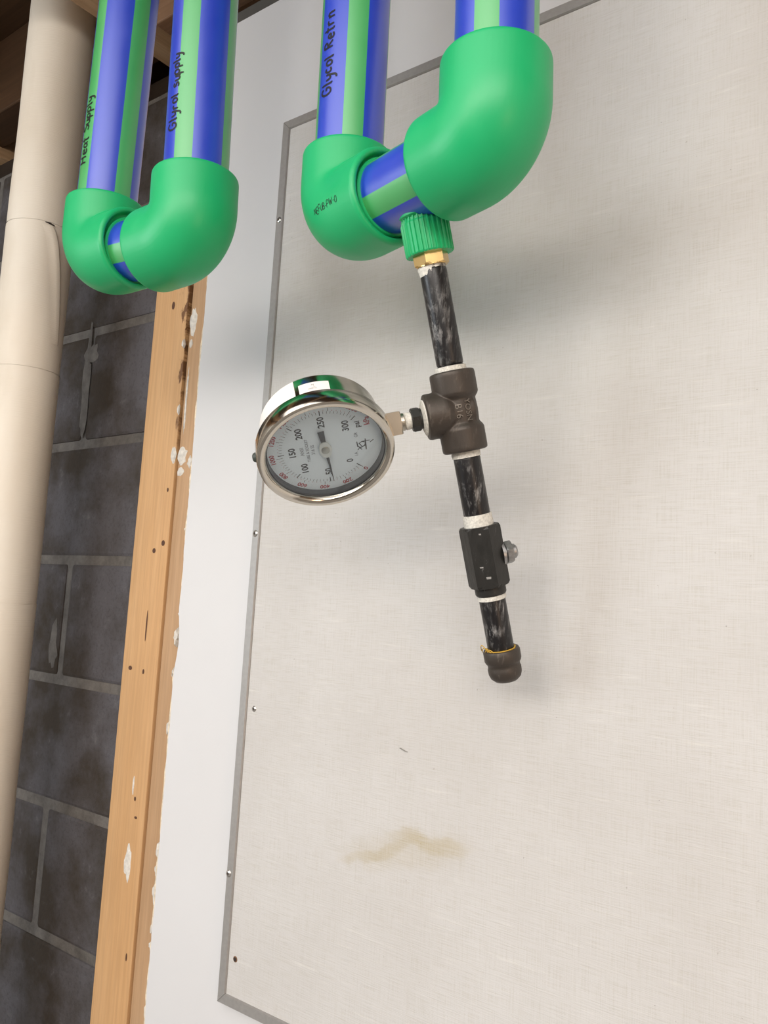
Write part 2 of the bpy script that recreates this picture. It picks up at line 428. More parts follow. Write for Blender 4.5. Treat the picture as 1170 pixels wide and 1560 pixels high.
# knots, nail heads and plaster on the studs
def disc(x, z, rx, rz, y, n=10):
    return [V((x, y-0.0004, z))]+[V((x+rx*math.cos(2*math.pi*i/n), y, z+rz*math.sin(2*math.pi*i/n))) for i in range(n)], [(0, 1+i, 1+(i+1) % n) for i in range(n)]
KNOT = m_plain('dark_knot_wood', (0.09, 0.035, 0.015), 0.7)
for x, z, rx, rz in ((-0.961, 0.414, 0.0032, 0.006), (-0.9555, 0.0605, 0.0035, 0.0035), (-0.937, 0.071, 0.0036, 0.004), (-0.9575, -0.043, 0.0014, 0.022),
                     (-0.985, -0.1025, 0.004, 0.003), (-0.9555, -0.105, 0.002, 0.0035), (-0.949, -0.272, 0.002, 0.003), (-0.937, 0.145, 0.0018, 0.003), (-0.938, -0.47, 0.0016, 0.005), (-0.944, -0.2955, 0.003, 0.0018)):
    ob('knot', disc(x, z, rx, rz, YS-0.0004, 12), KNOT, s1, True)
y2 = YS+0.003
for st, args in ((s1, (-0.953, -0.354, 0.008, 0.024, YS, 0.0012, 20, 0.28, 2)), (s1, (-0.955, -0.255, 0.002, 0.016, YS, 0.0008, 14, 0.3, 6)), (s1, (-0.932, 0.195, 0.005, 0.012, YS, 0.0015, 16, 0.3, 11)),
                 (s1, (-0.930, 0.352, 0.003, 0.006, YS, 0.003, 12, 0.3, 14)), (s1, (-0.929, 0.258, 0.0022, 0.008, YS, 0.002, 12, 0.3, 15)),
                 (s2, (-0.917, 0.385, 0.008, 0.024, y2, 0.001, 20, 0.3, 21)), (s2, (-0.918, 0.352, 0.004, 0.007, y2, 0.0012, 14, 0.3, 22)), (s2, (-0.917, 0.193, 0.010, 0.013, y2, 0.0015, 18, 0.35, 23)),
                 (s2, (-0.899, 0.183, 0.006, 0.009, y2, 0.0015, 16, 0.35, 24)), (s2, (-0.917, 0.170, 0.007, 0.007, y2, 0.0012, 16, 0.3, 25)), (s2, (-0.890, 0.10, 0.005, 0.018, y2, 0.002, 16, 0.35, 27)),
                 (s2, (-0.918, 0.27, 0.0022, 0.06, y2, 0.001, 18, 0.3, 28))):
    ob('plaster_patch', blob(*args), PLASTER, st, True)
# drywall sheet
def ragged(z, amp=1.0, sd=0.0):
    a = 0.0016*noise.noise(V((z*22, sd, 0)))+0.0010*noise.noise(V((z*75, sd+4, 0)))
    chips = max(0, noise.noise(V((z*9, sd+9, 2)))-0.25)*0.008
    return amp*(a+chips)
def sheet(x0, x1, y0, y1, z0, z1, n, sd, amp):
    v, f = [], []
    for i in range(n+1):
        z = z0+(z1-z0)*i/n; x = x0+ragged(z, amp, sd)
        v += [V((x, y0+0.001, z)), V((x+0.001, y0, z)), V((x1, y0, z)), V((x1, y1, z)), V((x+0.001, y1, z))]
    for i in range(n):
        for k in range(5):
            q = (k+1) % 5
            f.append((i*5+k, i*5+q, i*5+5+q, i*5+5+k))
    f.append((0, 1, 2, 3, 4)); f.append(tuple(n*5+k for k in range(5)))
    return v, f
wf = struct('wall_front', sheet(XD, 2.5, YD, YS-0.0005, FL, 0.8035, 700, 0.0, 1.0), PAINT)
ob('paper_edge', sheet(XD-0.006, XD+0.02, YD+0.004, YS-0.0008, FL, 0.80, 500, 7.7, 1.6), PAPER, wf, False)
ob('top_plate', box(XL, 2.4, YS, YS+0.086, 0.8005, 0.834, 0.001), m_plain('shaded_plate', (0.075, 0.07, 0.062), 0.7), wf, False)  # shade above the drywall is put into the plate's dark grey
lump = [blob(XD-0.007+random.uniform(-0.003, 0.003), z, random.uniform(0.003, 0.006), random.uniform(0.006, 0.016), YS-0.001, random.uniform(0.003, 0.007), 16, 0.6, 40+i)
        for i, z in enumerate((-0.322, -0.333, -0.35, -0.375, -0.395, -0.415, -0.44, 0.155, 0.09, -0.10, -0.17, -0.055, -0.02, -0.52, -0.545))]
ob('plaster_crumbs', join(*lump), PLASTER, wf, True, kind='stuff')
ob('paint_chip', blob(XD-0.004, -0.297, 0.004, 0.016, YS-0.001, 0.003, 16, 0.4, 60), BLUETAPE, wf, True)

# ------------------------------------------------------------------ fabric tack board in aluminium frame
BX0, BX1, BZ0, BZ1 = -0.738, 0.30, -0.4545, 0.6095
tb = root('tack_board', 'large cream woven fabric board in a grey metal frame on white wall', 'board', (BX0, YP, BZ0))
ob('fabric_panel', box(BX0+0.004, BX1-0.004, YP+0.0015, YD-0.0005, BZ0+0.004, BZ1-0.004), FABRIC, tb, False)
FWD = 0.0125
def rail(a, b, inx, inz):
    """mitred rail from corner a to corner b (outer line); in* point to the board centre"""
    v = []
    prof = ((0.0, YD-0.0003), (0.0, YP+0.0015), (0.0015, YP-0.001), (FWD-0.001, YP-0.001), (FWD, YP+0.0005), (FWD, YD-0.0003))
    for (x, z, sx, sz) in (a, b):
        for d, y in prof: v.append(V((x+sx*d, y, z+sz*d)))
    n = len(prof)
    return v, [(k, (k+1) % n, n+(k+1) % n, n+k) for k in range(n)]+[tuple(range(n)), tuple(range(n, 2*n))]
g = 0.00025
ob('frame_rail', rail((BX0, BZ0+g, 1, 1), (BX0, BZ1-g, 1, -1), 0, 0), ALU, tb, False)
ob('frame_rail', rail((BX0+g, BZ1, 1, -1), (BX1-g, BZ1, -1, -1), 0, 0), ALU, tb, False)
ob('frame_rail', rail((BX1, BZ1-g, -1, -1), (BX1, BZ0+g, -1, 1), 0, 0), ALU, tb, False)
ob('frame_rail', rail((BX1-g, BZ0, -1, 1), (BX0+g, BZ0, 1, 1), 0, 0), ALU, tb, False)
def screw(x, z, r, y):
    M = frame((x, y, z), (0, -1, 0), (1, 0, 0))
    body = lathe([(r, -0.002), (r, 0.0003), (r*0.8, 0.0011), (r*0.42, 0.0015), (r*0.38, 0.0006)], M, 16, (False, True))
    return body
for x, z in ((-0.7316, 0.4757), (-0.7316, 0.0798), (-0.7335, -0.3133), (-0.30, 0.604), (0.05, 0.604)):
    s_ = ob('screw', screw(x, z, 0.0040, YP-0.001), SCREW, tb, True)
    ob('screw_socket', disc(x, z, 0.0017, 0.0017, YP-0.0016, 8), DARKHOLE, s_, True)
s_ = ob('screw', screw(-0.7141, -0.1252, 0.0034, YP+0.0015), SCREW, tb, True)
ob('screw_socket', disc(-0.7141, -0.1252, 0.0016, 0.0016, YP+0.0008, 8), DARKHOLE, s_, True)
ob('screw_hole', lathe([(0.0034, 0.0001), (0.0022, 0.0006), (0.0014, -0.0006)], frame((-0.715, YP+0.0015, -0.4024), (0, -1, 0)), 14, (False, False)), m_plain('rusty_hole', (0.20, 0.10, 0.05), 0.8), tb, True)
ob('screw_hole_bottom', disc(-0.715, -0.4024, 0.0024, 0.0024, YP+0.0009, 12), DARKHOLE, tb, True)
ob('staple', sweep([V((-0.5030, YP+0.0014, -0.1395)), V((-0.5015, YP+0.0004, -0.1393)), V((-0.4945, YP+0.0004, -0.1415)), V((-0.4930, YP+0.0014, -0.1418))], [0.0004]*4, 8, (0, 0, 1), True), m_plain('grey_staple', (0.22, 0.21, 0.19), 0.5, 0.6), tb, True)

# ------------------------------------------------------------------ insulated pipe at the left
IX, IY, IR = -1.2965, 0.695, 0.0535
ip = root('insulated_pipe', 'fat cream jacketed insulated pipe running up beside the block wall', 'pipe', (IX, IY, FL))
def jprof(z0, z1, flare):
    n = max(4, int((z1-z0)/0.02)); pr = []
    for i in range(n+1):
        z = z0+(z1-z0)*i/n
        pr.append((IR+flare*(1-(i/n))*0.001, z))
    return pr
def jrad(a, r, z):
    return r+0.0011*noise.noise(V((math.cos(a)*1.2, math.sin(a)*1.2, z*6)))
MI = frame((IX, IY, 0), (0, 0, 1), (1, 0, 0))
zs = [FL, -0.55, -0.03, 0.345, 0.588, 0.995]
for i in range(len(zs)-1):
    pr = jprof(zs[i], zs[i+1]+0.004, -0.6 if i else 0.0)
    pr = [(pr[0][0]-0.003, pr[0][1])]+pr+[(pr[-1][0]+0.0006, pr[-1][1]), (pr[-1][0]-0.004, pr[-1][1])]
    ob('jacket_section', lathe(pr, MI, 64, (False, False), jrad), JACKET, ip, True, auto=60)
ob('shaded_pipe_top', lathe([(IR-0.004, 0.93), (IR-0.004, CE)], MI, 48, (True, True)), SHADEGREY, ip, True)  # grey pipe top stands in for the joist's shadow
# lifted jacket lap below a joint, with its torn corner
eI = V((-IX, -IY, 0)).normalized(); rI = (-eI).cross(V((0, 0, 1)))
def ipt(phi, z, d=0.0): return V((IX, IY, z))+(eI*math.cos(phi)+rI*math.sin(phi))*(IR+d)
v, f = [], []
N = 26
for i in range(N+1):
    t = i/N; z = 0.586-0.19*t
    ph = 0.30+0.62*t**0.6
    lift = 0.0052*(1-t)**0.6*(0.3+min(1, t*6)*0.7)
    v += [ipt(ph-0.30, z, -0.0002), ipt(ph-0.12, z, 0.0012*(1-t)+0.0002), ipt(ph, z, lift+0.0003), ipt(ph+0.05, z, lift*0.6+0.0002), ipt(ph+0.09, z, -0.0012)]
for i in range(N):
    for k in range(4): f.append((i*5+k, i*5+k+1, i*5+6+k, i*5+5+k))
ob('jacket_lap', (v, f), JACKET, ip, True, auto=70)
ob('tear', join(sweep([ipt(0.10, 0.5905, 0.0006), ipt(0.22, 0.590, 0.0012), ipt(0.36, 0.5875, 0.0025)], [0.0006, 0.0014, 0.0008], 8, (0, 0, 1), True)), DARKHOLE, ip, True)

# ------------------------------------------------------------------ stroke lettering (marker handwriting)
GL = {
 'H': ([(0, 0), (0.05, 1)], [(0.55, 0), (0.58, 1)], [(0, 0.5), (0.6, 0.52)]),
 'e': ([(0.05, 0.3), (0.42, 0.34), (0.38, 0.55), (0.2, 0.6), (0.04, 0.4), (0.06, 0.12), (0.25, 0), (0.48, 0.08)],),
 'a': ([(0.45, 0.5), (0.25, 0.6), (0.05, 0.4), (0.04, 0.12), (0.2, 0), (0.4, 0.15), (0.46, 0.55)], [(0.46, 0.4), (0.46, 0.1), (0.58, 0)]),
 't': ([(0.2, 0.95), (0.2, 0.1), (0.35, 0)], [(0, 0.6), (0.42, 0.62)]),
 'S': ([(0.5, 0.85), (0.3, 1), (0.08, 0.85), (0.1, 0.62), (0.42, 0.42), (0.46, 0.15), (0.25, 0), (0, 0.12)],),
 's': ([(0.4, 0.5), (0.22, 0.6), (0.06, 0.5), (0.12, 0.34), (0.36, 0.24), (0.36, 0.06), (0.18, 0), (0, 0.06)],),
 'u': ([(0, 0.6), (0.03, 0.15), (0.18, 0), (0.36, 0.12), (0.42, 0.6)], [(0.42, 0.5), (0.44, 0.05), (0.52, 0)]),
 'p': ([(0.02, 0.6), (0.0, -0.4)], [(0.02, 0.45), (0.2, 0.6), (0.38, 0.5), (0.38, 0.2), (0.22, 0.06), (0.02, 0.16)]),
 'l': ([(0.05, 1.0), (0.06, 0.1), (0.18, 0)],),
 'y': ([(0, 0.6), (0.06, 0.25), (0.22, 0.16), (0.4, 0.3)], [(0.44, 0.6), (0.4, 0.1), (0.28, -0.35), (0.06, -0.38)]),
 'G': ([(0.6, 0.8), (0.4, 1), (0.12, 0.85), (0, 0.45), (0.15, 0.05), (0.42, 0.02), (0.58, 0.2), (0.58, 0.45), (0.34, 0.45)],),
 'c': ([(0.38, 0.5), (0.2, 0.6), (0.04, 0.4), (0.05, 0.12), (0.22, 0), (0.42, 0.1)],),
 'o': ([(0.2, 0.6), (0.03, 0.42), (0.05, 0.1), (0.22, 0), (0.4, 0.15), (0.4, 0.46), (0.2, 0.6)],),
 'R': ([(0.02, 0), (0.04, 1)], [(0.04, 0.98), (0.4, 0.95), (0.45, 0.65), (0.06, 0.5)], [(0.15, 0.5), (0.55, 0)]),
 'r': ([(0.03, 0.6), (0.05, 0)], [(0.05, 0.38), (0.2, 0.6), (0.38, 0.55)]),
 'n': ([(0.02, 0.6), (0.03, 0)], [(0.03, 0.38), (0.2, 0.6), (0.36, 0.5), (0.4, 0)]),
 'N': ([(0, 0), (0.02, 1), (0.5, 0.05), (0.52, 1)],),
 'E': ([(0.5, 1), (0.02, 0.98), (0, 0), (0.5, 0)], [(0.02, 0.5), (0.4, 0.5)]),
 'F': ([(0.5, 1), (0.02, 0.98), (0, 0)], [(0.02, 0.5), (0.4, 0.5)]),
 'U': ([(0, 1), (0.02, 0.2), (0.22, 0), (0.45, 0.15), (0.48, 1)],),
 'B': ([(0, 0), (0.02, 1), (0.38, 0.9), (0.36, 0.58), (0.04, 0.52), (0.45, 0.4), (0.42, 0.08), (0, 0)],),
 'P': ([(0, 0), (0.02, 1), (0.4, 0.92), (0.4, 0.56), (0.04, 0.48)],),
 'W': ([(0, 1), (0.16, 0), (0.34, 0.7), (0.5, 0), (0.66, 1)],),
 'O': ([(0.25, 1), (0.03, 0.7), (0.05, 0.2), (0.26, 0), (0.48, 0.25), (0.46, 0.75), (0.25, 1)],),
 '-': ([(0.05, 0.45), (0.3, 0.47)],), '.': ([(0.05, 0.3), (0.12, 0.32)],),
 ' ': ()}
WID = {'W': 0.85, 'H': 0.85, 'G': 0.85, 'l': 0.35, ' ': 0.55, '.': 0.35, '-': 0.5, 't': 0.55, 'R': 0.75, 'N': 0.75}
def strokes(text, h, jit=0.05, seed=1):
    rnd = random.Random(seed); x = 0; out = []
    for ch in text:
        dy = rnd.uniform(-jit, jit); sc = rnd.uniform(0.92, 1.08)
        for st in GL[ch]:
            pts = [(x+u*sc, (w_+dy)*sc) for u, w_ in st]
            fine = []                                  # Catmull-Rom smoothing
            for i in range(len(pts)-1):
                p0 = pts[max(i-1, 0)]; p1 = pts[i]; p2 = pts[i+1]; p3 = pts[min(i+2, len(pts)-1)]
                for k in range(4):
                    t = k/4
                    fine.append(tuple(0.5*(2*p1[j]+(p2[j]-p0[j])*t+(2*p0[j]-5*p1[j]+4*p2[j]-p3[j])*t*t+(3*p1[j]-p0[j]-3*p2[j]+p3[j])*t*t*t) for j in (0, 1)))
            fine.append(pts[-1])
            out.append([(a*h, b*h) for a, b in fine])
        x += WID.get(ch, 0.62)*sc
    return out, x*h
def ribbon(lines, wid, fn, cap=True):
    """flat ink ribbon: fn(u, v) maps text plane to the surface"""
    v, f = [], []
    for ln in lines:
        b = len(v)
        for i, (x, y) in enumerate(ln):
            x0, y0 = ln[max(i-1, 0)]; x1, y1 = ln[min(i+1, len(ln)-1)]
            dx, dy = x1-x0, y1-y0; L = math.hypot(dx, dy) or 1
            wv = wid*(0.5 if i not in (0, len(ln)-1) else 0.35)
            nx, ny = -dy/L*wv, dx/L*wv
            v += [fn(x+nx, y+ny), fn(x-nx, y-ny)]
        for i in range(len(ln)-1): f.append((b+2*i, b+2*i+1, b+2*i+3, b+2*i+2))
    return v, f

def fused(vf, voxel, it):
    me = bpy.data.meshes.new('tmp'); me.from_pydata([tuple(q) for q in vf[0]], [], vf[1])
    o = bpy.data.objects.new('tmp', me); COL.objects.link(o)
    m = o.modifiers.new('r', 'REMESH'); m.mode = 'VOXEL'; m.voxel_size = voxel
    s = o.modifiers.new('s', 'SMOOTH'); s.factor = 0.5; s.iterations = it
    dg = bpy.context.evaluated_depsgraph_get(); dg.update()
    e = o.evaluated_get(dg); mm = e.to_mesh()
    r = [q.co.copy() for q in mm.vertices], [tuple(p.vertices) for p in mm.polygons]
    e.to_mesh_clear(); bpy.data.objects.remove(o); bpy.data.meshes.remove(me)
    return r
# ------------------------------------------------------------------ striped plastic pipes and elbows
PR, ER, EL, EB = 0.0315, 0.042, 0.060, 0.0290
G_A, B_A = math.radians(34), math.radians(56)
def striped(P0, P1, phi0, xdir):
    """pipe from P0 to P1; green stripe centred at angle phi0 (from xdir, turning right as the viewer sees it)"""
    ax = (V(P1)-V(P0)).normalized()
    ex = (V(xdir)-ax*V(xdir).dot(ax)).normalized(); ey = (-ex).cross(ax)
    ang, mi = [], []
    for q in range(4):
        a0 = phi0-G_A/2+q*(G_A+B_A)
        for k in range(6): ang.append(a0+G_A*k/6); mi.append(0)
        for k in range(10): ang.append(a0+G_A+B_A*k/10); mi.append(1)
    n = len(ang); v, f, fm = [], [], []
    for P in (P0, P1):
        for a in ang: v.append(V(P)+(ex*math.cos(a)+ey*math.sin(a))*PR)
    for i in range(n):
        f.append((i, (i+1) % n, n+(i+1) % n, n+i)); fm.append(mi[i])
    f.append(tuple(range(n))); f.append(tuple(range(n, 2*n))); fm += [1, 1]
    return (v, f), fm
def elbow(C, A, B, LB):
    C, A, B = V(C), V(A).normalized(), V(B); B = (B-A*B.dot(A)).normalized()
    path, rad = [], []
    for d, r in ((EL, PR-0.001), (EL, ER-0.0016), (EL-0.0012, ER-0.0003), (EL-0.003, ER), (EB+0.001, ER)):
        path.append(C+A*d); rad.append(r)
    cc = C+(A+B)*EB; n = 28
    for i in range(n+1):
        t = math.pi/2*i/n
        path.append(cc-B*EB*math.cos(t)-A*EB*math.sin(t)); rad.append(ER)
    for d, r in ((EB+0.0006, ER), (LB-0.0035, ER), (LB-0.0012, ER-0.0012), (LB-0.0002, ER-0.0032), (LB-0.0004, ER-0.0048), (LB-0.002, ER-0.0060), (LB-0.0065, ER-0.0070), (LB-0.0065, PR-0.001)):
        path.append(C+B*d); rad.append(r)
    # explicit frames (planar path), so coincident end points are safe
    bn = A.cross(B).normalized(); seg = 64; v, f = [], []
    for i, p in enumerate(path):
        if i <= 4: t = -A
        elif i <= 4+n+1: th = math.pi/2*(i-5)/n; t = (B*math.sin(th)-A*math.cos(th)).normalized()
        else: t = B
        y = t.cross(bn)
        for k in range(seg):
            a = 2*math.pi*k/seg
            v.append(p+(bn*math.cos(a)+y*math.sin(a))*rad[i])
    for j in range(len(path)-1):
        for k in range(seg):
            q = (k+1) % seg
            f.append((j*seg+k, j*seg+q, (j+1)*seg+q, (j+1)*seg+k))
    f.append(tuple(range(seg))); f.append(tuple(range((len(path)-1)*seg, len(path)*seg)))
    return fused((v, f), 0.0010, 8)
def bead(C, B, d):
    M = frame(V(C)+V(B).normalized()*d, B)
    return lathe([(PR-0.0005, -0.0018), (PR+0.0016, -0.0014), (PR+0.0024, 0), (PR+0.0016, 0.0014), (PR-0.0005, 0.0018)], M, 56, (False, False))
def tocam(P, ax):
    d = -V(P); ax = V(ax).normalized(); return (d-ax*d.dot(ax)).normalized()
def loop(lbl, Ca, Ta, Cb, Tb, pha, phb, phj, writing, la, lb):
    """U shaped loop: far riser a, near riser b, jog between; T* = tilt of risers"""
    Ca, Cb = V(Ca), V(Cb)
    rt = root('pipe_loop', lbl, 'pipe', (Ca+Cb)/2-V((0, 0, ER)))
    J = (Cb-Ca).normalized()
    for C, T, B, ph, LB in ((Ca, Ta, J, pha, la), (Cb, Tb, -J, phb, lb)):
        up = V((T[0], T[1], 1)).normalized(); top = C+up*((CE-C.z)/up.z); P0 = C+up*(EL-0.02)
        e = tocam(C+up*0.2, up)
        geo, fm = striped(P0, top, math.radians(ph), e)
        rp = ob('riser_pipe', geo, [GREENP, BLUEP], rt, True, fm=fm)
        eb = ob('elbow', elbow(C, up, B, LB), GREEN, rt, True, auto=85)
        ob('weld_bead', bead(C, B, LB-0.0035), GREEN, eb, True)
        for (txt, who, z0, h, phw, seed, wd) in writing:
            if (who == 'a') != (C is Ca): continue
            ln, L = strokes(txt, h, 0.07, seed)
            er = (-e).cross(up)
            def fn(u, v_, e=e, er=er, up=up, C=C, z0=z0, phw=phw):
                a = math.radians(phw)-v_/PR
                s = (z0+u-C.z)/up.z
                return C+up*s+(e*math.cos(a)+er*math.sin(a))*(PR+0.00025)
            ob('handwriting', ribbon(ln, wd, fn), INK, rp, True)
    geo, fm = striped(Ca+J*(EL-0.02), Cb-J*(EL-0.02), math.radians(phj), (0, 0, -1))
    ob('jog_pipe', geo, [GREENP, BLUEP], rt, True, fm=fm)
    return rt, J
ZC = 0.356
E1, E2 = (-0.784, 0.4906, ZC+0.001), (-0.6335, 0.492, ZC-0.009)
E3, E4 = (-0.481, 0.542, ZC-0.009), (-0.301, 0.498, ZC-0.009)
loopL, JL = loop('blue and green striped pipe loop at left, its two elbows nearly touching', E1, (0.0121, 0.0035), E2, (-0.022, -0.0143), 28, -26, 28,
     [('Heat Supply', 'a', 0.452, 0.0118, -56, 3, 0.0020), ('Glyrol supply', 'b', 0.442, 0.0108, -42, 5, 0.0019)], 0.060, 0.060)
loopR, JR = loop('blue and green striped pipe loop at right, above the gauge assembly', E3, (-0.013, -0.0032), E4, (-0.0245, -0.0042), 4, -14, 40,
     [('Glycol Retrn', 'a', 0.453, 0.0118, -38, 9, 0.0020)], 0.0655, 0.0575)

# small ink marking on the far elbow of the right loop, laid on its curved side
from mathutils.bvhtree import BVHTree
far_elbow = [c for c in loopR.children if c.name.startswith('elbow')][0]
o0 = ORG[far_elbow.name]
bvh = BVHTree.FromPolygons([v.co+o0 for v in far_elbow.data.vertices], [tuple(p.vertices) for p in far_elbow.data.polygons])
def seen(px, py):
    d = (rgt*((px-585)/1270)+dwn*((py-780)/1270)+fwd).normalized()
    return bvh.ray_cast(V((0, 0, 0)), d)
ha, na_, _, _ = seen(479, 329); hb, nb_, _, _ = seen(514, 306)
tu = (hb-ha).normalized(); tn = (na_+nb_).normalized(); tn = tn if tn.dot(-ha) > 0 else -tn
tw = tn.cross(tu).normalized()
ln, L = strokes('.NEFUB-PW-O', 1.0, 0.08, 4); kk = (hb-ha).length/L
def mark(u, v_):
    p = ha+tu*u*kk+tw*v_*kk
    h = bvh.ray_cast(p+tn*0.02, -tn)
    q = h[0] if h[0] is not None else p
    return q+tn*0.0003
ob('handwriting', ribbon(ln, 0.10, mark), INK, far_elbow, True)

# ------------------------------------------------------------------ branch fitting and iron drop leg
th = math.radians(18)
Nn = V((JR.y, -JR.x, 0)); Nn = Nn if Nn.y < 0 else -Nn
D = V((0, 0, -math.cos(th)))-Nn*math.sin(th)            # leg leans back towards the board
P0 = V((-0.3877, 0.5192, 0.356))
MD = frame(P0, D, tuple(-P0))                           # local z runs down the leg, local x looks at the eye
def ribs(a, r, z):
    if r < 0.0185: return r
    return r+0.0007*(1 if math.sin(a*30) > 0.25 else -0.6)
tf = ob('branch_fitting', lathe([(0.0185, 0.0225), (0.0185, 0.0375), (0.0186, 0.040), (0.0196, 0.0415), (0.0196, 0.066), (0.0190, 0.0672), (0.0130, 0.0672)], MD, 240, (True, True), ribs), GREEN, loopR, True, auto=25)
ob('fusion_collar', lathe([(0.0195, 0.028), (0.0212, 0.032), (0.0208, 0.036), (0.0185, 0.0375)], MD, 64, (False, False)), GREEN, tf, True)
dl = root('drop_leg', 'black iron drop leg with tee and end cap hanging below green fitting', 'pipe', P0+D*0.43)
ob('hex_nipple', join(prism(6, 0.0148, 0.0655, 0.0762, MD, 0.001, 0.30), lathe([(0.0128, 0.062), (0.0128, 0.077)], MD, 40)), BRASS, dl, False, label='gold brass hexagon nipple')
NR = 0.0114
def nipple(a, b, thread):
    pr = []
    for e, s in ((a, 1), (b, -1)):
        q = []
        for i in range(7):
            z = e+s*i*0.0011
            q += [(NR-0.0011, z), (NR-0.0003, z+s*0.00055)]
        q.append((NR, e+s*0.009))
        pr += q if s == 1 else q[::-1]
    return lathe(pr, MD, 48)
ob('pipe_nipple', nipple(0.072, 0.166, 1), IRON, dl, True, auto=50)
ob('pipe_nipple', nipple(0.230, 0.300, 1), IRON, dl, True, auto=50)
ob('pipe_nipple', nipple(0.352, 0.412, 1), IRON, dl, True, auto=50)
def tape(z0, z1, r, sd):
    n = 5
    return lathe([(r-0.0012, z0)]+[(r+0.0005*noise.noise(V((sd, i*1.7, 0))), z0+(z1-z0)*i/n) for i in range(n+1)]+[(r-0.001, z1)], MD, 40, (False, False),
                 lambda a, q, z: q+0.0005*noise.noise(V((math.cos(a)*3+sd, math.sin(a)*3, z*300))))
SG = 1 if (MD.to_3x3() @ V((0, 1, 0))).dot(rgt) > 0 else -1
ob('thread_tape', lathe([(NR-0.002, 0.0755)]+[(NR-0.0002, 0.0755+0.0013*i) for i in range(8)]+[(NR-0.002, 0.0855)], MD, 48, (False, False),
   lambda a, q, z: q+0.0011*(-SG*math.sin(a)*0.8+0.1)+0.0007*noise.noise(V((math.cos(a)*4, math.sin(a)*4, z*260)))-max(0, z-0.0795)*0.12), TAPE, dl, True, label='smeared white thread tape')
ob('thread_tape', tape(0.1605, 0.166, NR+0.0016, 2), TAPE, dl, True)
ob('thread_tape', tape(0.231, 0.2375, NR+0.0008, 3), TAPE, dl, True)
ob('thread_tape', tape(0.2865, 0.298, NR+0.0012, 4), TAPE, dl, True)
ob('thread_tape', tape(0.3555, 0.3605, NR+0.0008, 5), TAPE, dl, True)
ob('thread_tape', tape(0.404, 0.4085, NR+0.0014, 6), YTAPE, dl, True, label='yellow thread tape')
# frayed yellow strand at the cap
def dpt(ang, z, r): return MD @ V((r*math.cos(ang), r*math.sin(ang), z))
lx = []
for sd in range(3):
    pts = []
    for i in range(9):
        t = i/8
        pts.append(dpt(SG*-1.0*(0.4+0.30*sd+1.0*t), 0.4065-0.0045*math.sin(t*3.1)*(1+0.3*sd), NR+0.0012+0.004*t*(sd+1)/2))
    lx.append(sweep(pts, [0.0004]*9, 6, None, True))
ob('tape_strand', join(*lx), YTAPE, dl, True)
# gauge axes
Nf = V((0.5484, -0.3276, -0.7693)).normalized()         # the dial looks this way
Sx = Nf.cross(D).normalized()                           # from gauge towards the tee
TC = P0+D*0.1985
# tee: three forged collars, remeshed so the joints are filleted
MT = MD; MB = frame(TC, -Sx, D)
t1 = lathe([(0.0165, 0.1645), (0.0188, 0.1655), (0.0192, 0.168), (0.0192, 0.1835), (0.0184, 0.1855), (0.0160, 0.1885), (0.0166, 0.1985), (0.0160, 0.2085), (0.0184, 0.2115), (0.0192, 0.2135), (0.0192, 0.229), (0.0188, 0.2315), (0.0165, 0.2325)], MT, 48)
t2 = lathe([(0.015, -0.012), (0.0170, 0.006), (0.0190, 0.0105), (0.0194, 0.0130), (0.0194, 0.0262), (0.0189, 0.0282), (0.0160, 0.029)], MB, 48)
tee = ob('tee', fused(join(t1, t2), 0.00065, 4), CAST, dl, True, label='brown forged iron tee', auto=80)
def emboss(txt, size, z, ang, r):
    """raised letters reading down the leg"""
    tv, tf_ = text_mesh(txt, size, 0.0005)
    out = []
    for q in tv:
        a = ang+SG*q.y/r
        out.append(MD @ V(((r+q.z)*math.cos(a), (r+q.z)*math.sin(a), z+q.x)))
    return out, tf_
RL = ob('raised_lettering', join(emboss('B16', 0.0078, 0.1985, SG*0.02, 0.0169), emboss('YOSN', 0.0070, 0.1985, SG*0.50, 0.0169)), m_plain('highlit_raised_iron', (0.19, 0.165, 0.14), 0.45, 0.5), tee, False)  # letters paler than the tee, their highlights put into the colour
# cap
ob('pipe_cap', lathe([(0.0118, 0.4045), (0.0152, 0.4048), (0.0160, 0.4065), (0.0160, 0.4140), (0.0152, 0.4160), (0.0140, 0.4172), (0.0140, 0.4200), (0.0146, 0.4215), (0.0144, 0.4260), (0.0132, 0.4295), (0.0100, 0.4325), (0.005, 0.4338)], MD, 56), CAST, dl, True, label='dark domed end cap', auto=50)
# reducer bushing between tee branch and gauge
LG = 0.0
ob('bushing', join(prism(8, 0.0102, 0.0335, 0.0405, MB, 0.001, 0.2), lathe([(0.0088, 0.028), (0.0088, 0.0345)], MB, 32)), VALVE, dl, False, label='small black bushing screwed into the tee branch')
ob('thread_tape', lathe([(0.0095, 0.0282), (0.0152, 0.0285), (0.0150, 0.0300), (0.0110, 0.0315), (0.0085, 0.0318)], MB, 40, (False, False)), TAPE, dl, True)

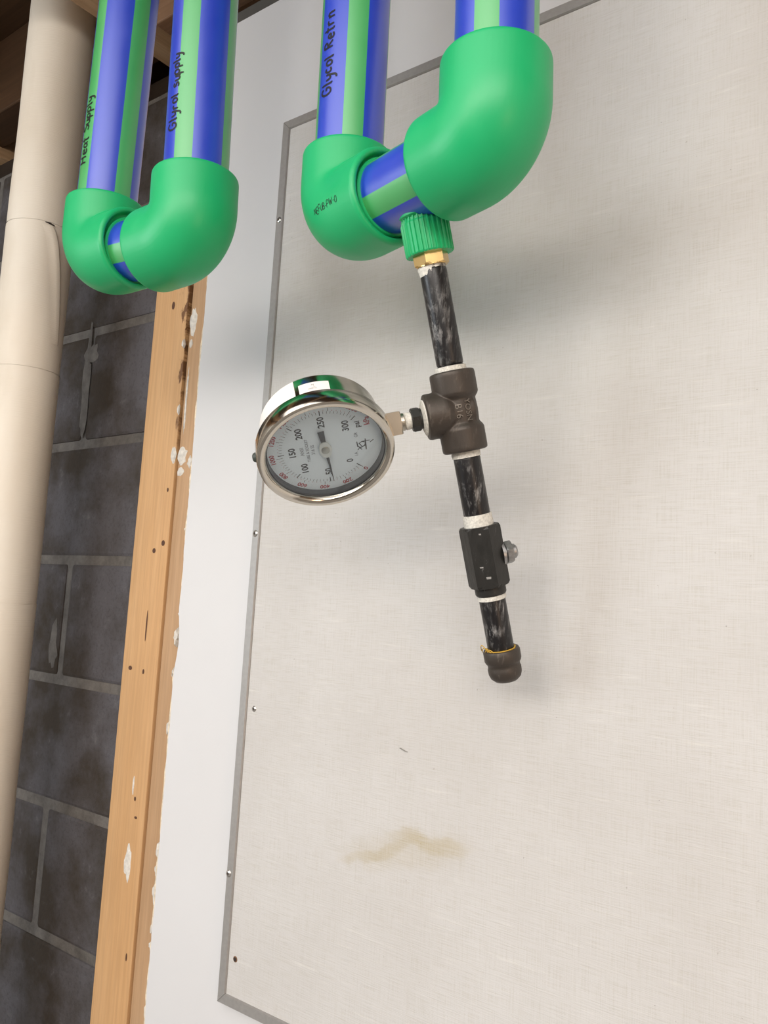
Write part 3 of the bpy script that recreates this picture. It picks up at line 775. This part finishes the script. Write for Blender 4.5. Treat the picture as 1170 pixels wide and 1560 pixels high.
# ------------------------------------------------------------------ hexagonal valve
vv = root('bleed_valve', 'black hexagonal bleed valve body with side screw, below the tee', 'valve', P0+D*0.356)
body = join(prism(6, 0.0178, 0.2965, 0.3490, MD, 0.0022, 0.10+math.pi/6), lathe([(0.0134, 0.346), (0.0134, 0.3550), (0.0126, 0.3565), (0.0105, 0.3565)], MD, 40))
vb = ob('valve_body', body, VALVE, vv, False)
sd = (Sx*0.9+V((0.25, 0.35, 0.0))).normalized(); sd = (sd-D*sd.dot(D)).normalized()
MS = frame(P0+D*0.3240, sd, D)
ob('valve_screw', join(lathe([(0.0062, 0.012), (0.0062, 0.0270), (0.0048, 0.0285)], MS, 28), prism(6, 0.0104, 0.0185, 0.0240, MS, 0.0008, 0.2)), ZINC, vv, True, label='grey hexagon nut and screw')
ob('washer', lathe([(0.0060, 0.0146), (0.0112, 0.0142), (0.0112, 0.0165), (0.0060, 0.0165)], MS, 32), ZINC, vv, True)
for a_, z_, w_, h_ in ((0.10, 0.3395, 0.0042, 0.0022), (-0.12, 0.3300, 0.003, 0.0012), (0.05, 0.302, 0.002, 0.0015)):
    q_ = [MD @ V((0.0178*math.cos(math.pi/6)+0.0002, SG*(a_*0.02+dx), z_+dz_)) for dx, dz_ in ((-w_/2, -h_/2), (w_/2, -h_/3), (w_/2.4, h_/2), (-w_/2.2, h_/2.6))]
    M0 = Matrix.Translation(P0) @ Matrix.Rotation(0.10+math.pi/6+math.pi/6-math.pi/6*2, 4, D) @ Matrix.Translation(-P0)
    ob('scuff', ([M0 @ p for p in q_], [(0, 1, 2, 3)]), m_plain('worn_grey', (0.30, 0.29, 0.28), 0.6), vb, False)
# ------------------------------------------------------------------ pressure gauge
def proj(p):
    return (p.dot(rgt)/p.dot(fwd)*1270+585, p.dot(dwn)/p.dot(fwd)*1270+780)
BR = 0.0567
best = None                                             # slide the gauge along its stem and back from its dial
for i in range(80, 140):
    for k in range(10, 40):
        q = proj(TC-Sx*(i*0.001)+Nf*(k*0.001)); e_ = (q[0]-498)**2+(q[1]-696)**2
        if best is None or e_ < best[0]: best = (e_, i*0.001, k*0.001)
LG, DG = best[1], best[2]
print('GAUGE', best)
FC = TC-Sx*LG+Nf*DG                                     # centre of the bezel's front
MG = frame(FC, Nf, (-Sx).cross(Nf))                     # local x = dial right, y = dial top, z = out of the dial
pg = root('pressure_gauge', 'round stainless pressure gauge with white dial, screwed to the tee branch', 'gauge', FC-Nf*0.02)
case = ob('case', lathe([(0.0470, -0.0455), (0.0495, -0.0440), (0.0502, -0.0425), (0.0502, -0.0165), (0.0520, -0.0150)], MG, 96, (True, False)), CHROME, pg, True)
ob('bezel', lathe([(0.0500, -0.0170), (0.0555, -0.0168), (0.0566, -0.0155), (0.0566, -0.0050), (BR, -0.0030), (0.0560, -0.0006), (0.0540, 0.0), (0.0508, -0.0006), (0.0494, -0.0022), (0.0490, -0.0045)], MG, 128, (False, False)), CHROME, pg, True, auto=50)
ob('gasket', lathe([(0.0490, -0.0045), (0.0482, -0.0052), (0.0476, -0.0125), (0.0474, -0.0128)], MG, 96, (False, False)), GASKET, pg, True)
ob('glass', lathe([(0.0489, -0.0042), (0.0489, -0.0052)], MG, 96), GLASS, pg, False)
DZ = -0.0118
dial = ob('dial', lathe([(0.0476, DZ-0.001), (0.0476, DZ)], MG, 96), DIALW, pg, False)
def dtext(s, size, x, y, rot=0.0, dz=0.00015):
    tv, tf_ = text_mesh(s, size, 0.0, 0.025 if size > 0.005 else 0.01); c, s_ = math.cos(rot), math.sin(rot)
    return [MG @ V((x+q.x*c-q.y*s_, y+q.x*s_+q.y*c, DZ+dz)) for q in tv], tf_
def dbar(r0, r1, ang, wd, dz=0.00015):
    d = V((math.sin(ang), math.cos(ang))); n_ = V((d.y, -d.x))*wd/2
    return [MG @ V((p.x, p.y, DZ+dz)) for p in (d*r0+n_, d*r0-n_, d*r1-n_, d*r1+n_)], [(0, 1, 2, 3)]
def sa(psi): return math.radians(-135+270*psi/300.0)    # clockwise from the top
black, red, grey = [], [], []
for p in range(0, 301, 5):
    major = p % 50 == 0; mid = p % 25 == 0
    black.append(dbar(0.0340 if major else 0.0355, 0.0390 if major else 0.0380, sa(p), 0.00075 if major else 0.0003))
for p in range(0, 301, 50):
    a = sa(p); r = 0.0270
    black.append(dtext(str(p), 0.0076, r*math.sin(a), r*math.cos(a)))
for kpa in range(0, 2001, 200):
    a = sa(kpa*0.145038)
    red.append(dtext(str(kpa), 0.0056, 0.0440*math.sin(a), 0.0440*math.cos(a), -a if kpa not in (0,) else -a))
    black.append(dbar(0.0382, 0.0410, a, 0.0004))
for i in range(0, 2001, 40): red.append(dbar(0.0382, 0.0394, sa(i*0.145038), 0.00025))
black.append(dtext('psi', 0.0064, 0.0185, -0.0285)); red.append(dtext('kPa', 0.0064, 0.0205, -0.0365))
grey += [dtext('ANSI', 0.0042, 0.0, 0.0190), dtext('TUBE & SOCKET', 0.0034, 0.0, 0.0145), dtext('316 SS', 0.0040, 0.0, 0.0100), dtext('GR', 0.0040, 0.0075, -0.0265), dtext('1A', 0.0040, -0.0135, -0.0250)]
# printed emblem: a ring, a bar and an arrow tip
em = [[(0.0, -0.0), (0.004, 0.002), (0.006, -0.001), (0.004, -0.004), (0.0, -0.003), (-0.002, 0.001), (0.0, 0.0035), (0.007, 0.004)], [(-0.006, -0.004), (-0.002, -0.004), (0.009, -0.004)], [(0.006, -0.001), (0.006, -0.008)], [(-0.005, 0.004), (-0.002, 0.002), (-0.005, 0.0)], [(0.003, -0.008), (0.006, -0.0115)]]
em = [[(q[0]*0.8-0.0055, q[1]*0.9-0.0300) for q in l] for l in em]
black.append(ribbon(em, 0.0011, lambda u, v_: MG @ V((u, v_, DZ+0.00015))))
black.append(dtext('.', 0.008, -0.031, -0.028))
ob('black_scale', join(*black), DIALK, dial, False)
ob('red_scale', join(*red), DIALR, dial, False)
ob('small_print', join(*grey), DIALG, dial, False, kind='stuff')
# pointer
na = sa(45.0); nd = V((math.sin(na), math.cos(na))); nn_ = V((nd.y, -nd.x))
def npoly(pts, z0, z1):
    n = len(pts); v = [MG @ V((nd.x*a+nn_.x*b, nd.y*a+nn_.y*b, z)) for z in (z0, z1) for a, b in pts]
    return v, [tuple(range(n)), tuple(range(n, 2*n))]+[(i, (i+1) % n, n+(i+1) % n, n+i) for i in range(n)]
nz = DZ+0.0022
nd_o = ob('needle', join(npoly([(0.006, 0.0013), (0.0370, 0.0002), (0.0370, -0.0002), (0.006, -0.0013)], nz, nz+0.0005), npoly([(-0.006, 0.0018), (-0.0195, 0.0027), (-0.0195, -0.0027), (-0.006, -0.0018)], nz, nz+0.0005)), DIALK, pg, False)
hub = npoly([(0.0085*math.cos(2*math.pi*i/24)*(1 if abs(math.cos(2*math.pi*i/24)) > 0.7 else 0.72), 0.0052*math.sin(2*math.pi*i/24)) for i in range(24)], nz-0.0006, nz+0.0012)
hb = ob('needle_hub', hub, m_plain('light_hub_metal', (0.70, 0.68, 0.63), 0.35, 0.6), nd_o, False)
ob('hub_pin', lathe([(0.0034, nz), (0.0034, nz+0.0019), (0.0028, nz+0.0022)], MG, 24), STEM, nd_o, True)
# stickers on the case
def patch(a0, a1, z0, z1, r):
    v, f = [], []; n = 14
    for i in range(n+1):
        a = a0+(a1-a0)*i/n
        for z, rr in ((z0, r), (z1, r)): v.append(MG @ V((rr*math.cos(a), rr*math.sin(a), z)))
    for i in range(n): f.append((2*i, 2*i+1, 2*i+3, 2*i+2))
    return v, f
R_ = math.radians
stk = ob('sticker', patch(R_(18), R_(78), -0.0425, -0.0185, 0.0505), STICK, case, True)
stk = ob('sticker', patch(R_(-14), R_(14), -0.0345, -0.0235, 0.0505), STICK, case, True)
pr_ = []
for (t_, a_, z_) in (('150513', 2, -0.0268), ('7', 0, -0.0290), ('4A', 1, -0.0312)):
    tv, tf_ = text_mesh(t_, 0.0024)
    pr_.append(([MG @ V(((0.0507)*math.cos(R_(a_)-q.x/0.0507), (0.0507)*math.sin(R_(a_)-q.x/0.0507), z_+q.y)) for q in tv], tf_))
ob('sticker_print', join(*pr_), DIALG, case, False, kind='stuff')
# filling plug on top of the case
MPg = frame(MG @ V((0.006, 0.0, -0.024)), MG.to_3x3() @ V((0, 1, 0)))
ob('filling_plug', lathe([(0.0055, 0.046), (0.0055, 0.0525), (0.0040, 0.0545)], MPg, 24), ORANGE, pg, True, label='orange filling plug')
MPh = frame(MG @ V((-0.004, 0.0, -0.020)), MG.to_3x3() @ V((0, 1, 0)))
ob('bezel_clamp', lathe([(0.0050, 0.046), (0.0050, 0.0555), (0.0036, 0.0590), (0.002, 0.0600)], MPh, 20), DKGREEN, pg, True)
# stem with wrench flats, reaching the bushing
MST = frame(TC-Sx*LG, Sx)
ob('stem', join(lathe([(0.0098, 0.045), (0.0098, 0.0520)], MST, 32), prism(4, 0.0136, LG-0.0635, LG-0.0500, MST, 0.0008, 0.72), lathe([(0.0075, LG-0.0515), (0.0075, LG-0.0470), (0.0062, LG-0.0460), (0.0062, LG-0.0380)], MST, 32)), STEM, pg, False)
ob('stem_tape', lathe([(0.0058, LG-0.0468), (0.0074, LG-0.0455), (0.0070, LG-0.0410), (0.0058, LG-0.0400)], MST, 32, (False, False)), TAPE, pg, True)
